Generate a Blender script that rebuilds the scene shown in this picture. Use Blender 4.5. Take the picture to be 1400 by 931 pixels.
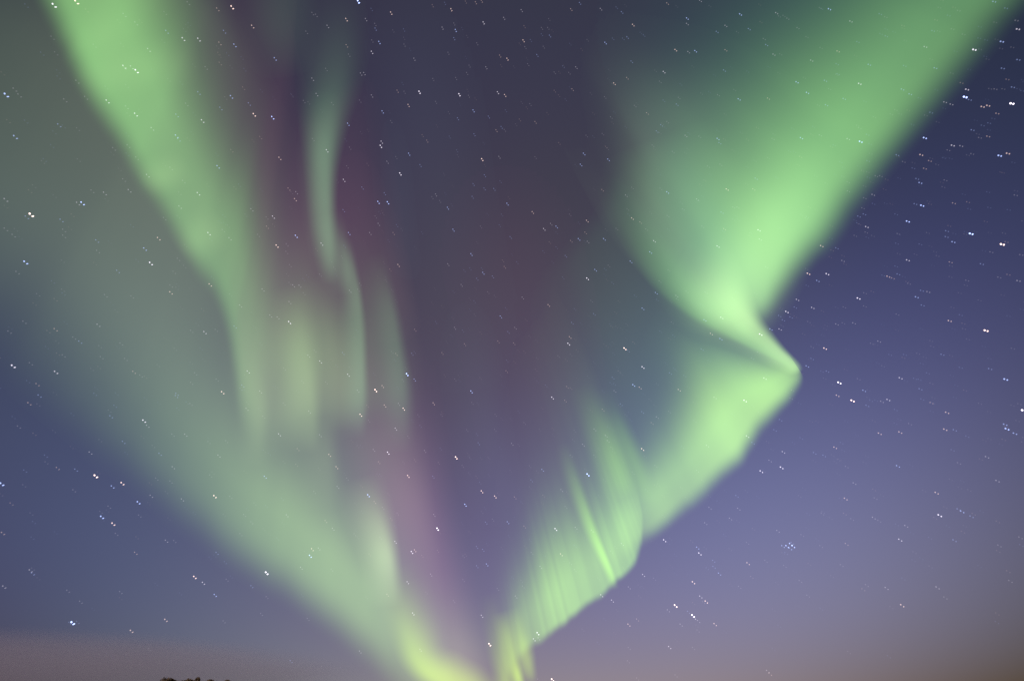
import bpy, math, random
import numpy as np
from mathutils import Vector, Matrix

for o in list(bpy.data.objects):
    bpy.data.objects.remove(o, do_unlink=True)
scene = bpy.context.scene
COL = scene.collection

# ---------------------------------------------------------------- camera, sky, moon, exposure
cam_d = bpy.data.cameras.new('camera')
cam_d.sensor_width = 36.0
cam_d.lens = 36.0*933.0/1400.0
cam_d.clip_start = 0.1
cam_d.clip_end = 4.0e6
cam = bpy.data.objects.new('camera', cam_d)
cam.location = (0.0, 0.0, 1.7)
cam.rotation_euler = (math.radians(90.0+28.0), 0.0, 0.0)
COL.objects.link(cam)
scene.camera = cam

moon_d = bpy.data.lights.new('moon', 'SUN')       # the moon, high behind the camera
moon_d.energy = 2.4
moon_d.angle = math.radians(0.5)
moon_d.color = (1.0, 0.86, 0.72)
moon = bpy.data.objects.new('moon', moon_d)
MOON_EL, MOON_AZ = math.radians(24.0), math.radians(215.0)   # azimuth from the view direction, clockwise
moon_dir = Vector((math.cos(MOON_EL)*math.sin(MOON_AZ), math.cos(MOON_EL)*math.cos(MOON_AZ), math.sin(MOON_EL)))
moon.rotation_euler = moon_dir.to_track_quat('Z', 'Y').to_euler()
COL.objects.link(moon)

scene.view_settings.view_transform = 'Standard'
scene.view_settings.look = 'None'
scene.view_settings.exposure = 0.0
scene.view_settings.gamma = 1.0
scene.view_settings.use_curve_mapping = False
scene.render.engine = 'CYCLES'
scene.cycles.use_denoising = False
scene.cycles.transparent_max_bounces = 96
scene.cycles.max_bounces = 6
scene.cycles.volume_bounces = 0
scene.cycles.sample_clamp_indirect = 4.0
scene.cycles.pixel_filter_type = 'BLACKMAN_HARRIS'
scene.cycles.filter_width = 1.5
scene.render.dither_intensity = 1.0

# ---------------------------------------------------------------- aurora and sky layout
# The aurora is laid out the way it hangs in the sky: every curtain has a lower border
# about 100 km above the (curved) ground and runs up along the magnetic field lines.
IMG_W, IMG_H, FPX = 1400.0, 931.0, 933.0
PITCH = math.radians(28.0)
CAM_Z = 1.7
RIGHT = np.array([1.0, 0.0, 0.0])
FWD = np.array([0.0, math.cos(PITCH), math.sin(PITCH)])
UPV = np.array([0.0, -math.sin(PITCH), math.cos(PITCH)])
ZENITH_PX = (480.0, -350.0)          # where the field lines converge

def px_dir(x, y):
    x = np.asarray(x, float); y = np.asarray(y, float)
    xn = (x - IMG_W/2)/FPX; yn = -(y - IMG_H/2)/FPX
    d = xn[..., None]*RIGHT + yn[..., None]*UPV + FWD
    return d

def unit(d):
    return d/np.linalg.norm(d, axis=-1, keepdims=True)

BFIELD = unit(px_dir(*ZENITH_PX))

def spline(pts, n):
    """Catmull-Rom through rows of any number of columns, resampled to n rows by arc length of columns 0, 1."""
    P = np.asarray(pts, float)
    P = np.vstack([2*P[0]-P[1], P, 2*P[-1]-P[-2]])
    out = []
    m = 24
    for i in range(1, len(P)-2):
        t = np.linspace(0, 1, m, endpoint=False)[:, None]
        a, b, c, d = P[i-1], P[i], P[i+1], P[i+2]
        xy = 0.5*((2*b) + (c-a)*t + (2*a-5*b+4*c-d)*t**2 + (3*b-a-3*c+d)*t**3)
        out.append(xy)
    out.append(P[-2][None])
    Q = np.vstack(out)
    s = np.concatenate([[0], np.cumsum(np.hypot(*np.diff(Q[:, :2], axis=0).T))])
    t = np.linspace(0, s[-1], n)
    return np.stack([np.interp(t, s, Q[:, k]) for k in range(Q.shape[1])], 1), t

def smooth(x):
    x = np.clip(x, 0, 1)
    return x*x*x*(x*(6*x-15)+10)

def noise1(t, seed, scale):
    r = np.random.RandomState(seed)
    tab = r.rand(512)
    x = np.asarray(t)/scale + 1000.0*0
    i = np.floor(x).astype(int); f = x - i; f = f*f*(3-2*f)
    return tab[i % 512]*(1-f) + tab[(i+1) % 512]*f

# Curtains: lower border points (x, y) and per component (amplitude, rise, plateau, fall), all in
# sky units of the photograph's pixels along the field line.
#   key: (path, components, striation, reach)
CURTAINS = {}
RAGGED = {'R1': (4, 70), 'R3': (4.5, 42), 'R4': (4.5, 26), 'L1': (7, 60), 'L2': (10, 90)}
def curtain(key, path, comps, stria=(0.0, 30, 1), reach=500, thing=None):
    CURTAINS[key] = dict(path=path, comps=comps, stria=stria, reach=reach, thing=thing, rag=RAGGED.get(key, (0, 50)))

curtain('R1', [(1482,-80),(1430,4),(1368,76),(1312,146),(1256,211),(1210,264),(1156,335),(1121,368),(1096,391),(1076,413),(1059,434),(1042,455),(1024,480)], {
    'band': [(.55,92,16,95),(.75,90,16,95),(.92,88,18,95),(1.05,84,20,95),(1.15,80,20,95),(1.15,80,14,95),(1.3,76,14,95),(1.4,70,18,95),(1.4,62,22,90),(1.2,52,24,85),(.8,38,30,80),(.35,34,30,60),(0,30,30,60)],
    'wing': [(.5,130,100,160),(.45,130,100,160),(.4,130,100,150),(.4,130,100,140),(.4,130,100,130),(.4,125,105,125),(.4,120,110,115),(.4,115,115,100),(.35,110,120,95),(.3,100,120,90),(.2,90,120,80),(.1,80,120,70),(0,70,120,70)],
    }, (0.04, 90, 11), 620, 'right')
curtain('R5', [(826,318),(848,350),(876,384),(908,413),(948,443),(986,463),(1026,478),(1050,470),(1068,440),(1094,398),(1134,345),(1182,282),(1240,212)], {
    'bulge': [(0,70,20,60),(.03,70,20,60),(.08,70,25,60),(.18,70,40,60),(.36,75,60,60),(.8,60,115,62),(1,60,165,68),(1,60,200,70),(1,60,225,70),(.8,65,220,70),(.5,70,190,75),(.2,90,130,80),(0,90,100,80)],
    }, (0.0, 70, 21), 480, 'right')
curtain('R2', [(872,378),(905,412),(948,443),(986,463),(1028,482),(1062,496),(1088,508)], {
    'band': [(0,40,14,50),(.2,40,16,55),(.8,34,22,65),(1.1,28,26,66),(1,20,22,50),(.6,14,10,20),(0,10,8,16)],
    }, (0.03, 40, 12), 430, 'right')
curtain('R3', [(1088,500),(1101,520),(1094,545),(1072,571),(1047,600),(1021,635),(990,668),(948,704),(916,730),(884,752),(850,775),(812,798)], {
    'band': [(0,12,2,8),(.3,18,2,10),(.65,30,5,20),(.9,36,10,34),(1,40,20,46),(1.05,40,28,54),(.85,40,22,48),(.75,38,18,42),(.85,34,16,36),(.6,32,12,32),(.15,32,12,32),(0,32,12,32)],
    'wing': [(0,20,6,12),(0,30,10,20),(.15,50,40,60),(.5,70,70,100),(1,90,90,160),(1,90,90,160),(1,90,90,160),(1,90,90,150),(.9,80,80,140),(.8,70,70,130),(.5,70,60,120),(0,70,60,120)],
    }, (0.04, 40, 13), 430, 'right')
curtain('R4', [(868,640),(876,680),(881,720),(876,762),(859,789),(842,803),(825,820),(801,836),(776,856),(751,878),(727,892),(704,918),(689,958)], {
    'band': [(0,10,14,40),(.05,16,24,50),(.3,18,30,56),(.85,20,30,60),(1,15,28,56),(.9,16,26,56),(.8,17,30,60),(1,18,32,60),(1.1,19,32,58),(1,20,28,50),(.7,22,24,44),(.25,26,24,40),(0,26,20,40)],
    'wing': [(0,30,50,80),(.3,30,60,90),(.7,40,70,110),(.9,50,80,130),(1,50,90,130),(1,50,90,130),(1,50,90,130),(.8,50,90,110),(.7,50,80,100),(.6,50,70,90),(.4,50,60,80),(.2,50,50,70),(0,50,50,70)],
    }, (0.15, 14, 14), 400, 'right')
curtain('L1', [(22,-60),(40,0),(57,37),(72,75),(89,112),(113,150),(138,187),(162,225),(184,262),(209,300),(234,340),(262,384),(290,424),(306,470),(314,530),(326,600),(352,640),(390,640),(428,628),(466,612),(504,596),(545,586),(590,580)], {
    'band': [(0.90,62,48,70),(1.00,62,48,70),(1.00,62,50,70),(1.00,60,52,70),(1.00,60,52,70),(0.95,60,52,68),(0.95,60,50,66),(0.95,58,46,64),(0.90,58,42,62),(0.90,56,40,60),(0.90,56,38,60),(0.85,56,38,62),(0.75,60,42,68),(0.60,70,34,70),(0.36,80,40,80),(0.26,90,50,90),(0.12,100,50,90),(0.20,100,50,90),(0.18,90,50,80),(0.16,80,50,70),(0.12,70,50,70),(0.05,60,62,78),(0.00,60,62,78)],
    'wing': [(0.70,100,110,120),(0.80,100,110,120),(0.90,100,110,120),(0.90,100,110,120),(1.00,100,110,115),(1.00,100,110,115),(1.00,100,110,115),(1.00,100,110,115),(1.00,100,110,115),(1.00,100,110,115),(1.00,100,110,115),(1.00,100,110,115),(1.00,100,110,115),(1.00,100,130,120),(1.00,100,130,120),(1.00,100,130,120),(0.90,110,150,130),(0.90,110,160,140),(0.80,110,160,140),(0.70,110,160,140),(0.50,110,160,130),(0.20,100,150,120),(0.00,100,140,120)],
    }, (0.05, 70, 15), 520, 'upper left')
curtain('L2', [(-420,270),(-240,395),(-60,515),(0,556),(60,604),(130,658),(200,712),(270,763),(340,812),(410,862),(470,905),(520,948),(560,990),(600,1036),(640,1084)], {
    'band': [(.0,110,20,100),(.04,110,20,100),(.06,110,20,100),(.1,110,20,100),(.15,110,20,100),(.24,110,20,90),(.38,110,20,85),(.58,108,20,78),(.78,106,20,72),(.95,104,16,68),(1,104,14,66),(.95,108,12,64),(.7,112,10,60),(.3,116,10,60),(0,116,10,60)],
    'wing': [(.5,150,60,120),(.7,150,60,120),(.8,150,60,120),(.9,150,55,115),(1,150,50,110),(1,145,45,100),(.95,140,45,95),(.9,130,50,95),(.8,120,60,100),(.8,120,70,110),(.8,120,70,110),(.7,120,70,110),(.5,120,70,110),(.25,120,70,110),(0,120,70,110)],
    'top': [(.8,300,130,160),(.9,300,130,160),(1,300,130,160),(1,300,130,160),(1,290,120,160),(1,280,100,150),(.9,260,80,140),(.8,240,60,130),(.7,220,60,120),(.6,200,70,120),(.6,200,80,120),(.6,220,80,120),(.5,240,80,120),(.3,260,80,120),(0,260,80,120)],
    }, (0.03, 60, 16), 680, 'lower left')

# Rays and ribbons: centre line from the foot upwards, each point (x, y, half width left, half width right, amplitude)
RIBBONS = {}
def ribbon(key, pts, thing, tint):
    RIBBONS[key] = dict(pts=pts, thing=thing, tint=tint)

# the narrow twisted ribbon left of the middle
ribbon('S1', [(453,390,8,6,0),(450,345,10,7,.7),(447,300,12,7,1),(445,250,13,8,1.05),(445,205,15,11,1),(450,160,20,14,.65),(457,115,24,18,.36),(463,70,28,20,.2),(466,10,30,20,.06),(468,-40,30,20,0)], 'ribbon', 'ribbon')
ribbon('S6', [(437,355,8,7,0),(433,310,9,8,.45),(430,265,10,10,.55),(430,220,12,12,.5),(436,170,14,14,.3),(444,120,16,16,0)], 'ribbon', 'ribbon')
ribbon('S2', [(474,405,12.8,5.6,0.00),(473,370,17.6,6.4,0.40),(467,340,20.8,6.4,0.40),(458,315,19.2,8,0.23),(450,290,16,8,0.00)], 'ribbon', 'ribbon')
ribbon('S3', [(492,600,11.52,4.32,0.00),(493,545,12.96,5.76,0.62),(493,500,12.96,5.04,0.75),(491,445,12.96,5.04,0.62),(487,400,10.8,4.32,0.62),(480,360,10.08,4.32,0.31),(474,325,8.64,4.32,0.00)], 'ribbon', 'ribbon')
ribbon('S4', [(549,620,15,9,0.00),(549,560,16.5,9,0.42),(547,520,16.5,8.25,0.60),(541,470,16.5,6.75,0.54),(533,425,15,6.75,0.42),(524,385,13.5,6.75,0.18),(516,345,12,6.75,0.00)], 'ribbon', 'ribbon')
ribbon('S5', [(392,110,26,22,0),(388,75,26,22,.2),(385,35,28,24,.35),(388,-10,28,24,.3),(392,-50,28,24,0)], 'ribbon', 'ribbon')
# rays at the foot of the upper left band
ribbon('P1', [(350,640,12.6,8.1,0.00),(352,600,14.4,8.1,1.05),(354,560,16.2,9,1.59),(352,515,19.8,12.6,1.22),(352,470,23.4,18,0.53),(352,430,23.4,18,0.00)], 'upper left', 'ray')
ribbon('P2', [(424,620,20.4,7.65,0.00),(425,580,22.1,7.65,0.68),(420,530,23.8,10.2,1.17),(412,480,25.5,13.6,1.01),(402,430,25.5,15.3,0.43),(394,390,25.5,15.3,0.00)], 'upper left', 'ray')
ribbon('P3', [(470,590,25.5,13.6,0.00),(468,555,28.9,15.3,0.45),(458,510,30.6,17,0.89),(446,460,30.6,18.7,0.75),(432,415,28.9,18.7,0.30),(420,380,28.9,18.7,0.00)], 'upper left', 'ray')
ribbon('P4', [(449,700,22,12,0),(447,650,22,11,.3),(443,610,22,11,.36),(440,570,22,11,0)], 'upper left', 'ray')
# ray patch in the lower left band
ribbon('P5', [(536,830,17.68,8.16,0.00),(534,795,17.68,8.16,0.83),(529,760,17.68,8.84,1.50),(520,725,19.04,10.88,1.12),(508,690,20.4,13.6,0.52),(496,650,20.4,13.6,0.00)], 'lower left', 'ray')
ribbon('H1', [(700,952,8,10,0),(668,947,9,13,.35),(642,940,10,17,.85),(613,932,11,20,1.1),(588,919,11,19,1.05),(571,898,12,18,.8),(561,870,13,20,.5),(554,838,15,20,.25),(547,800,16,20,.08),(541,770,16,20,0)], 'lower left', 'foot')
ribbon('H2', [(640,960,30,34,0),(612,905,30,36,.3),(590,865,30,36,.25),(572,825,30,34,.1),(560,790,30,34,0)], 'lower left', 'rayL')
ribbon('G1', [(86,66,16,14,0),(108,58,18,15,0.33),(140,48,18,16,0.39),(170,40,16,16,0.20),(200,32,16,16,0)], 'upper left', 'rayL')
ribbon('G2', [(105,122,16,14,0),(135,108,18,15,0.26),(185,95,20,17,0.36),(235,88,20,18,0.26),(275,84,18,18,0)], 'upper left', 'rayL')
ribbon('G3', [(196,258,14,12,0),(212,247,15,13,0.26),(232,236,15,14,0.26),(256,222,14,14,0)], 'upper left', 'rayL')
ribbon('G4', [(246,348,16,14,0),(264,334,18,15,0.26),(284,318,18,16,0.29),(306,300,16,16,0)], 'upper left', 'rayL')
# rays of the lower right pleats
ribbon('Q1', [(842,806,4,3,0),(834,782,4,3,.9),(822,752,5,3,1),(808,718,6,4,.7),(794,680,7,5,.4),(780,640,8,6,.15),(770,605,8,6,0)], 'right', 'ray')
ribbon('Q2', [(868,760,22,8,0),(862,735,24,9,.8),(850,705,22,10,.7),(835,675,20,10,.5),(818,635,18,10,.35),(803,595,16,10,.15),(790,560,16,10,0)], 'right', 'ray')
ribbon('Q3', [(882,690,14,8,0),(874,655,16,9,.45),(862,622,16,9,.6),(848,590,14,9,.4),(836,560,12,8,.12),(824,530,12,8,0)], 'right', 'ray')
ribbon('Q4', [(858,680,16,8,0),(848,655,16,9,.35),(836,625,15,9,.4),(822,590,14,9,.25),(808,555,12,9,.1),(796,525,12,9,0)], 'right', 'ray')
ribbon('Q5', [(770,845,10,7,0),(764,820,12,8,.6),(756,785,12,9,.5),(747,750,12,10,.2),(738,715,12,10,0)], 'right', 'ray')
ribbon('Q6', [(735,880,10,6,0),(729,845,12,7,.6),(722,800,12,8,.4),(716,760,12,9,.15),(710,720,12,9,0)], 'right', 'ray')
ribbon('Q7', [(714,950,5.95,4.25,0.30),(708,925,5.95,4.25,0.80),(700,900,6.8,5.1,0.50),(692,868,6.8,5.95,0.30),(684,835,7.65,6.8,0.00)], 'right', 'foot')
ribbon('Q8', [(728,935,7,4,0),(724,915,9,5,.6),(717,890,10,7,.8),(708,860,10,8,.4),(700,830,10,8,0)], 'right', 'foot')
ribbon('Q9', [(698,955,9,5,.5),(692,925,9,5,.5),(684,890,9,6,.32),(676,850,9,7,.12),(668,810,9,7,0)], 'right', 'foot')
# bright doubled fold of the right curtain, seen nearly edge-on
ribbon('K1', [(1095,509,4,3,0),(1088,502,7,4,.7),(1077,491,9,4,1.1),(1063,479,12,5,1.15),(1043,460,16,7,1.1),(1023,441,21,10,1),(1000,421,26,18,.8),(974,404,28,28,.45),(946,388,28,34,.15),(918,370,28,36,0)], 'right', 'core')
ribbon('T1', [(1092,530,14,12,0),(1072,522,20,16,.7),(1040,508,26,22,1),(1004,496,28,24,1),(966,484,28,24,.7),(926,470,28,24,.3),(880,452,28,24,0)], 'right', 'teal')
ribbon('K2', [(994,466,30,24,0),(1000,436,34,28,.45),(1012,406,36,30,.95),(1028,373,36,32,.9),(1048,333,36,32,.65),(1073,288,36,32,.4),(1100,242,36,32,.16),(1126,196,36,32,0)], 'right', 'core')
ribbon('T2', [(1010,440,30,26,0),(990,400,36,30,.7),(968,350,40,34,1),(945,295,42,36,.8),(922,240,42,36,.45),(900,185,42,36,0)], 'right', 'teal')
# magenta edge of the left aurora, and the purple veils high up
ribbon('M1', [(650,980,40,22,0.57),(632,915,38,22,0.57),(610,845,40,24,0.57),(585,765,42,26,0.70),(560,690,42,30,0.82),(540,625,40,36,0.57),(520,560,40,40,0.33),(500,490,36,40,0.12),(485,430,36,40,0.00)], 'magenta', 'magenta')
ribbon('M2', [(455,460,50,50,0),(435,410,52,44,.7),(410,340,50,40,.9),(388,250,46,38,1),(368,170,42,36,1),(348,90,40,36,.9),(330,10,36,36,.8),(320,-50,36,36,.5)], 'magenta', 'violet')
ribbon('M3', [(775,760,60,50,0),(765,660,60,50,.5),(745,540,60,50,.9),(725,440,60,55,1),(705,350,60,55,.9),(690,270,60,55,.4),(680,190,60,55,0)], 'veil', 'mauve')
ribbon('M4', [(560,470,30,14,0.00),(545,420,34,14,0.36),(530,370,34,16,0.41),(513,310,34,18,0.27),(495,250,34,18,0.14),(480,190,34,18,0.00)], 'magenta', 'violet')
ribbon('V1', [(650,560,50,50,0),(632,470,50,50,.6),(612,370,50,50,.9),(594,270,48,50,1),(580,170,45,50,.9),(566,80,45,50,.6),(556,-10,45,50,.2),(550,-60,45,50,0)], 'veil', 'grey')
ribbon('V2', [(690,730,26,20,0),(676,650,28,20,.8),(664,580,28,20,.9),(650,500,28,22,.6),(640,430,28,22,.2),(632,380,28,22,0)], 'veil', 'grey')
ribbon('V3', [(566,400,20,14,0),(556,340,18,12,.6),(545,270,14,14,.7),(537,200,14,16,.4),(530,130,14,16,0)], 'veil', 'grey')

COMPS = ['R1.band','R1.wing','R2.band','R5.bulge','R3.band','R3.wing','R4.band','R4.wing','L1.band','L1.wing','L2.band','L2.wing','L2.top',
         't.ribbon','t.ray','t.core','t.teal','t.foot','t.magenta','t.violet','t.mauve','t.grey','t.rayL']

def curtain_grid(c, nu, nv):
    """pixel positions, distance along the ray and the component fields of a curtain"""
    keys = list(c['comps'])
    rows = [tuple(p) + tuple(v for k in keys for v in c['comps'][k][i]) for i, p in enumerate(c['path'])]
    Q, t = spline(rows, nu)
    base = Q[:, :2]
    d = np.array(ZENITH_PX) - base
    L = np.hypot(*d.T)
    d = d/L[:, None]
    ra, rs = c['rag']
    base = base - d*(0.75*ra)
    L = L + 0.75*ra
    v = np.linspace(0, 1, nv)**1.35
    s = np.minimum(c['reach'], L*0.8)[:, None]*v[None]
    px = base[:, None, 0] + d[:, None, 0]*s
    py = base[:, None, 1] + d[:, None, 1]*s
    amp, scale, seed = c['stria']
    st = 1 + amp*(2*noise1(t, seed, scale) - 1)*0.65 + amp*0.6*(2*noise1(t, seed+50, scale*0.37) - 1)
    # the lower border is ragged: it rises and falls a little along the curtain
    rag = (ra*(noise1(t, seed+7, rs) + 0.5*noise1(t, seed+9, rs*0.41)))[:, None]
    fields = {}
    for j, k in enumerate(keys):
        a, soft, plat, fall = (Q[:, 2+4*j+m][:, None] for m in range(4))
        soft = np.maximum(soft, 4); fall = np.maximum(fall, 5); plat = np.maximum(plat, 0)
        x = s - rag
        f = smooth(x/soft)*np.exp(-(np.maximum(0, x-soft-plat)/(1.25*fall))**1.7)
        # fade at the far end of the reach
        f = f*smooth((1-v[None])/0.12)
        w = st[:, None] if k == 'band' else (1 + 0.5*(st[:, None]-1))
        w = 1 + (w-1)*smooth(s/(soft*0.9))
        fields[k] = a*f*w
    return px, py, s, d, base, fields

def ribbon_grid(r, nu, nv):
    Q, t = spline(r['pts'], nu)
    tang = np.gradient(Q[:, :2], axis=0)
    tang = tang/np.linalg.norm(tang, axis=1, keepdims=True)
    nrm = np.stack([-tang[:, 1], tang[:, 0]], 1)       # centre line runs upwards: this points right
    w = np.linspace(-1, 1, nv)
    wid = np.where(w[None] < 0, Q[:, 2:3], Q[:, 3:4])
    off = w[None]*wid*2.3
    px = Q[:, 0:1] + nrm[:, 0:1]*off
    py = Q[:, 1:2] + nrm[:, 1:2]*off
    prof = np.exp(-0.5*(w*2.3*0.95)**2) - math.exp(-0.5*(2.3*0.95)**2)
    f = np.maximum(Q[:, 4:5], 0)*prof[None]/(1-math.exp(-0.5*(2.3*0.95)**2))
    return px, py, Q, f

# the night sky: broad lobes of sky glow, each (direction, tightness)
SKY_LOBES = [(x, y, 15.0) for y in (-150, 110, 380, 650, 920) for x in (-150, 200, 530, 860, 1190, 1540)]
SKY_HORIZON = [(x, 930, 14.0) for x in (-100, 250, 600, 950, 1300)]
def sky_basis(x, y):
    d = unit(px_dir(x, y))
    out = [np.ones(d.shape[:-1])]
    for lx, ly, k in SKY_LOBES:
        out.append(np.exp(k*(d @ unit(px_dir(lx, ly)) - 1)))
    h = np.exp(-np.maximum(d[..., 2], 0)/0.10)
    for lx, ly, k in SKY_HORIZON:
        out.append(h*np.exp(k*(d @ unit(px_dir(lx, ly)) - 1)))
    return np.stack(out, -1)
# light given off by each component (linear RGB), and by the sky lobes
GLOW = {
    'R1.band': (0.1410, 0.3308, 0.0801),
    'R1.wing': (0.0000, 0.0617, 0.0604),
    'R2.band': (0.0377, 0.1073, 0.0180),
    'R5.bulge': (0.0822, 0.1320, 0.0742),
    'R3.band': (0.3238, 0.6203, 0.0986),
    'R3.wing': (0.0176, 0.0532, 0.0249),
    'R4.band': (0.1972, 0.4187, 0.0601),
    'R4.wing': (0.0204, 0.0294, 0.0084),
    'L1.band': (0.1238, 0.3385, 0.0880),
    'L1.wing': (0.0460, 0.0172, 0.0228),
    'L2.band': (0.1734, 0.3172, 0.0809),
    'L2.wing': (0.0000, 0.0000, 0.0000),
    'L2.top': (0.0826, 0.1092, 0.0618),
    't.ribbon': (0.0789, 0.1632, 0.0790),
    't.ray': (0.1032, 0.2351, 0.0135),
    't.core': (0.2900, 0.5000, 0.1500),
    't.teal': (0.0600, 0.1600, 0.0600),
    't.foot': (0.2631, 0.4304, 0.0000),
    't.magenta': (0.1400, 0.0620, 0.0780),
    't.violet': (0.0400, 0.0160, 0.0200),
    't.mauve': (0.0060, 0.0010, 0.0040),
    't.grey': (0.0050, 0.0090, 0.0110),
    't.rayL': (0.1050, 0.1600, 0.0620),
}
SKY_RGB = [
    (-0.0161, -0.0020, 0.0019),
    (0.0028, 0.0038, 0.0018),
    (0.0107, 0.0080, 0.0376),
    (0.0131, 0.0116, 0.0013),
    (0.0295, 0.0210, -0.0002),
    (0.0178, 0.0140, 0.0172),
    (-0.0014, -0.0042, -0.0123),
    (0.0005, 0.0062, 0.0001),
    (0.0241, 0.0096, -0.0106),
    (0.0024, 0.0022, 0.0125),
    (-0.0216, -0.0165, 0.0379),
    (0.0009, 0.0076, 0.0099),
    (0.0084, 0.0050, 0.0109),
    (0.0173, 0.0296, 0.0414),
    (-0.0218, -0.0269, -0.0320),
    (0.0157, 0.0131, 0.0548),
    (0.0693, 0.0503, -0.0155),
    (-0.0175, -0.0236, -0.0288),
    (0.0254, 0.0259, 0.0477),
    (0.0448, 0.0255, 0.0372),
    (-0.0044, 0.0204, 0.0501),
    (0.0474, 0.0112, -0.0391),
    (-0.0518, -0.0302, -0.0258),
    (0.0105, 0.0165, 0.1677),
    (0.0150, 0.0114, 0.0065),
    (0.0029, -0.0273, -0.0167),
    (0.0140, 0.0609, 0.1108),
    (0.0796, 0.0419, 0.1018),
    (0.0336, 0.0418, 0.1708),
    (0.2172, 0.2070, 0.2111),
    (-0.0335, -0.0463, -0.1259),
    (-0.0214, -0.0526, -0.0862),
    (0.0343, 0.0373, -0.0091),
    (0.0603, 0.0816, 0.0378),
    (0.1608, 0.0853, -0.0534),
    (-0.1636, -0.1622, -0.1899),
]
# brightness along each curtain and of each ray
AMPS = {
    'R1.band': [0.478, 0.656, 0.807, 0.981, 1.267, 1.398, 1.612, 1.676, 1.53, 1.208, 0.8, 0.349, 0.0],
    'R1.wing': [0.491, 0.43, 0.37, 0.363, 0.365, 0.373, 0.376, 0.375, 0.32, 0.271, 0.177, 0.088, 0.0],
    'R5.bulge': [0.0, 0.04, 0.095, 0.188, 0.337, 0.717, 0.855, 0.793, 0.78, 0.641, 0.416, 0.164, 0.0],
    'R2.band': [0.0, 0.265, 0.922, 1.25, 1.144, 0.679, 0.0],
    'R3.band': [0.0, 0.428, 0.886, 1.111, 1.025, 1.109, 0.89, 0.667, 0.707, 0.412, 0.043, 0.0],
    'R3.wing': [0.0, 0.0, 0.152, 0.511, 1.04, 1.123, 1.139, 1.119, 1.007, 0.89, 0.557, 0.0],
    'R4.band': [0.0, 0.049, 0.298, 0.863, 1.148, 1.157, 1.05, 1.171, 1.146, 1.042, 0.664, 0.204, 0.0],
    'R4.wing': [0.0, 0.36, 0.822, 1.092, 1.267, 1.29, 1.237, 0.942, 0.757, 0.608, 0.392, 0.193, 0.0],
    'L1.band': [0.9, 1.076, 1.151, 1.223, 1.283, 1.219, 1.131, 1.039, 0.853, 0.707, 0.701, 0.663, 0.639, 0.609, 0.479, 0.438, 0.293, 0.329, 0.264, 0.212, 0.148, 0.057, 0.0],
    'L1.wing': [0.8, 0.795, 0.784, 0.659, 0.62, 0.472, 0.332, 0.24, 0.2, 0.214, 0.298, 0.42, 0.6, 0.825, 1.046, 1.223, 1.218, 1.205, 1.073, 0.92, 0.65, 0.274, 0.0],
    'L2.band': [0.0, 0.017, 0.019, 0.048, 0.092, 0.174, 0.309, 0.517, 0.77, 0.988, 1.048, 0.909, 0.607, 0.246, 0.0],
    'L2.wing': [0.5, 0.7, 0.8, 0.9, 1.0, 1.0, 0.95, 0.9, 0.8, 0.8, 0.8, 0.7, 0.5, 0.25, 0.0],
    'L2.top': [0.405, 0.68, 0.922, 1.074, 1.183, 1.263, 1.167, 1.018, 0.905, 0.754, 0.722, 0.654, 0.509, 0.297, 0.0],
    'r.S1': [1.095],
    'r.S6': [0.406],
    'r.S2': [1.194],
    'r.S3': [1.166],
    'r.S4': [1.0],
    'r.S5': [0.532],
    'r.P1': [0.318],
    'r.P2': [0.806],
    'r.P3': [0.583],
    'r.P4': [1.234],
    'r.P5': [1.431],
    'r.H1': [0.98],
    'r.H2': [1.878],
    'r.G1': [0.304],
    'r.G2': [0.693],
    'r.G3': [1.654],
    'r.G4': [1.357],
    'r.Q1': [1.72],
    'r.Q2': [0.0],
    'r.Q3': [1.286],
    'r.Q4': [1.643],
    'r.Q5': [0.26],
    'r.Q6': [0.0],
    'r.Q7': [1.52],
    'r.Q8': [0.879],
    'r.Q9': [1.252],
    'r.K1': [1.052],
    'r.T1': [0.497],
    'r.K2': [0.576],
    'r.T2': [1.562],
    'r.M1': [0.97],
    'r.M2': [0.305],
    'r.M3': [1.86],
    'r.M4': [1.161],
    'r.V1': [1.031],
    'r.V2': [1.557],
    'r.V3': [0.992],
}
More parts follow.
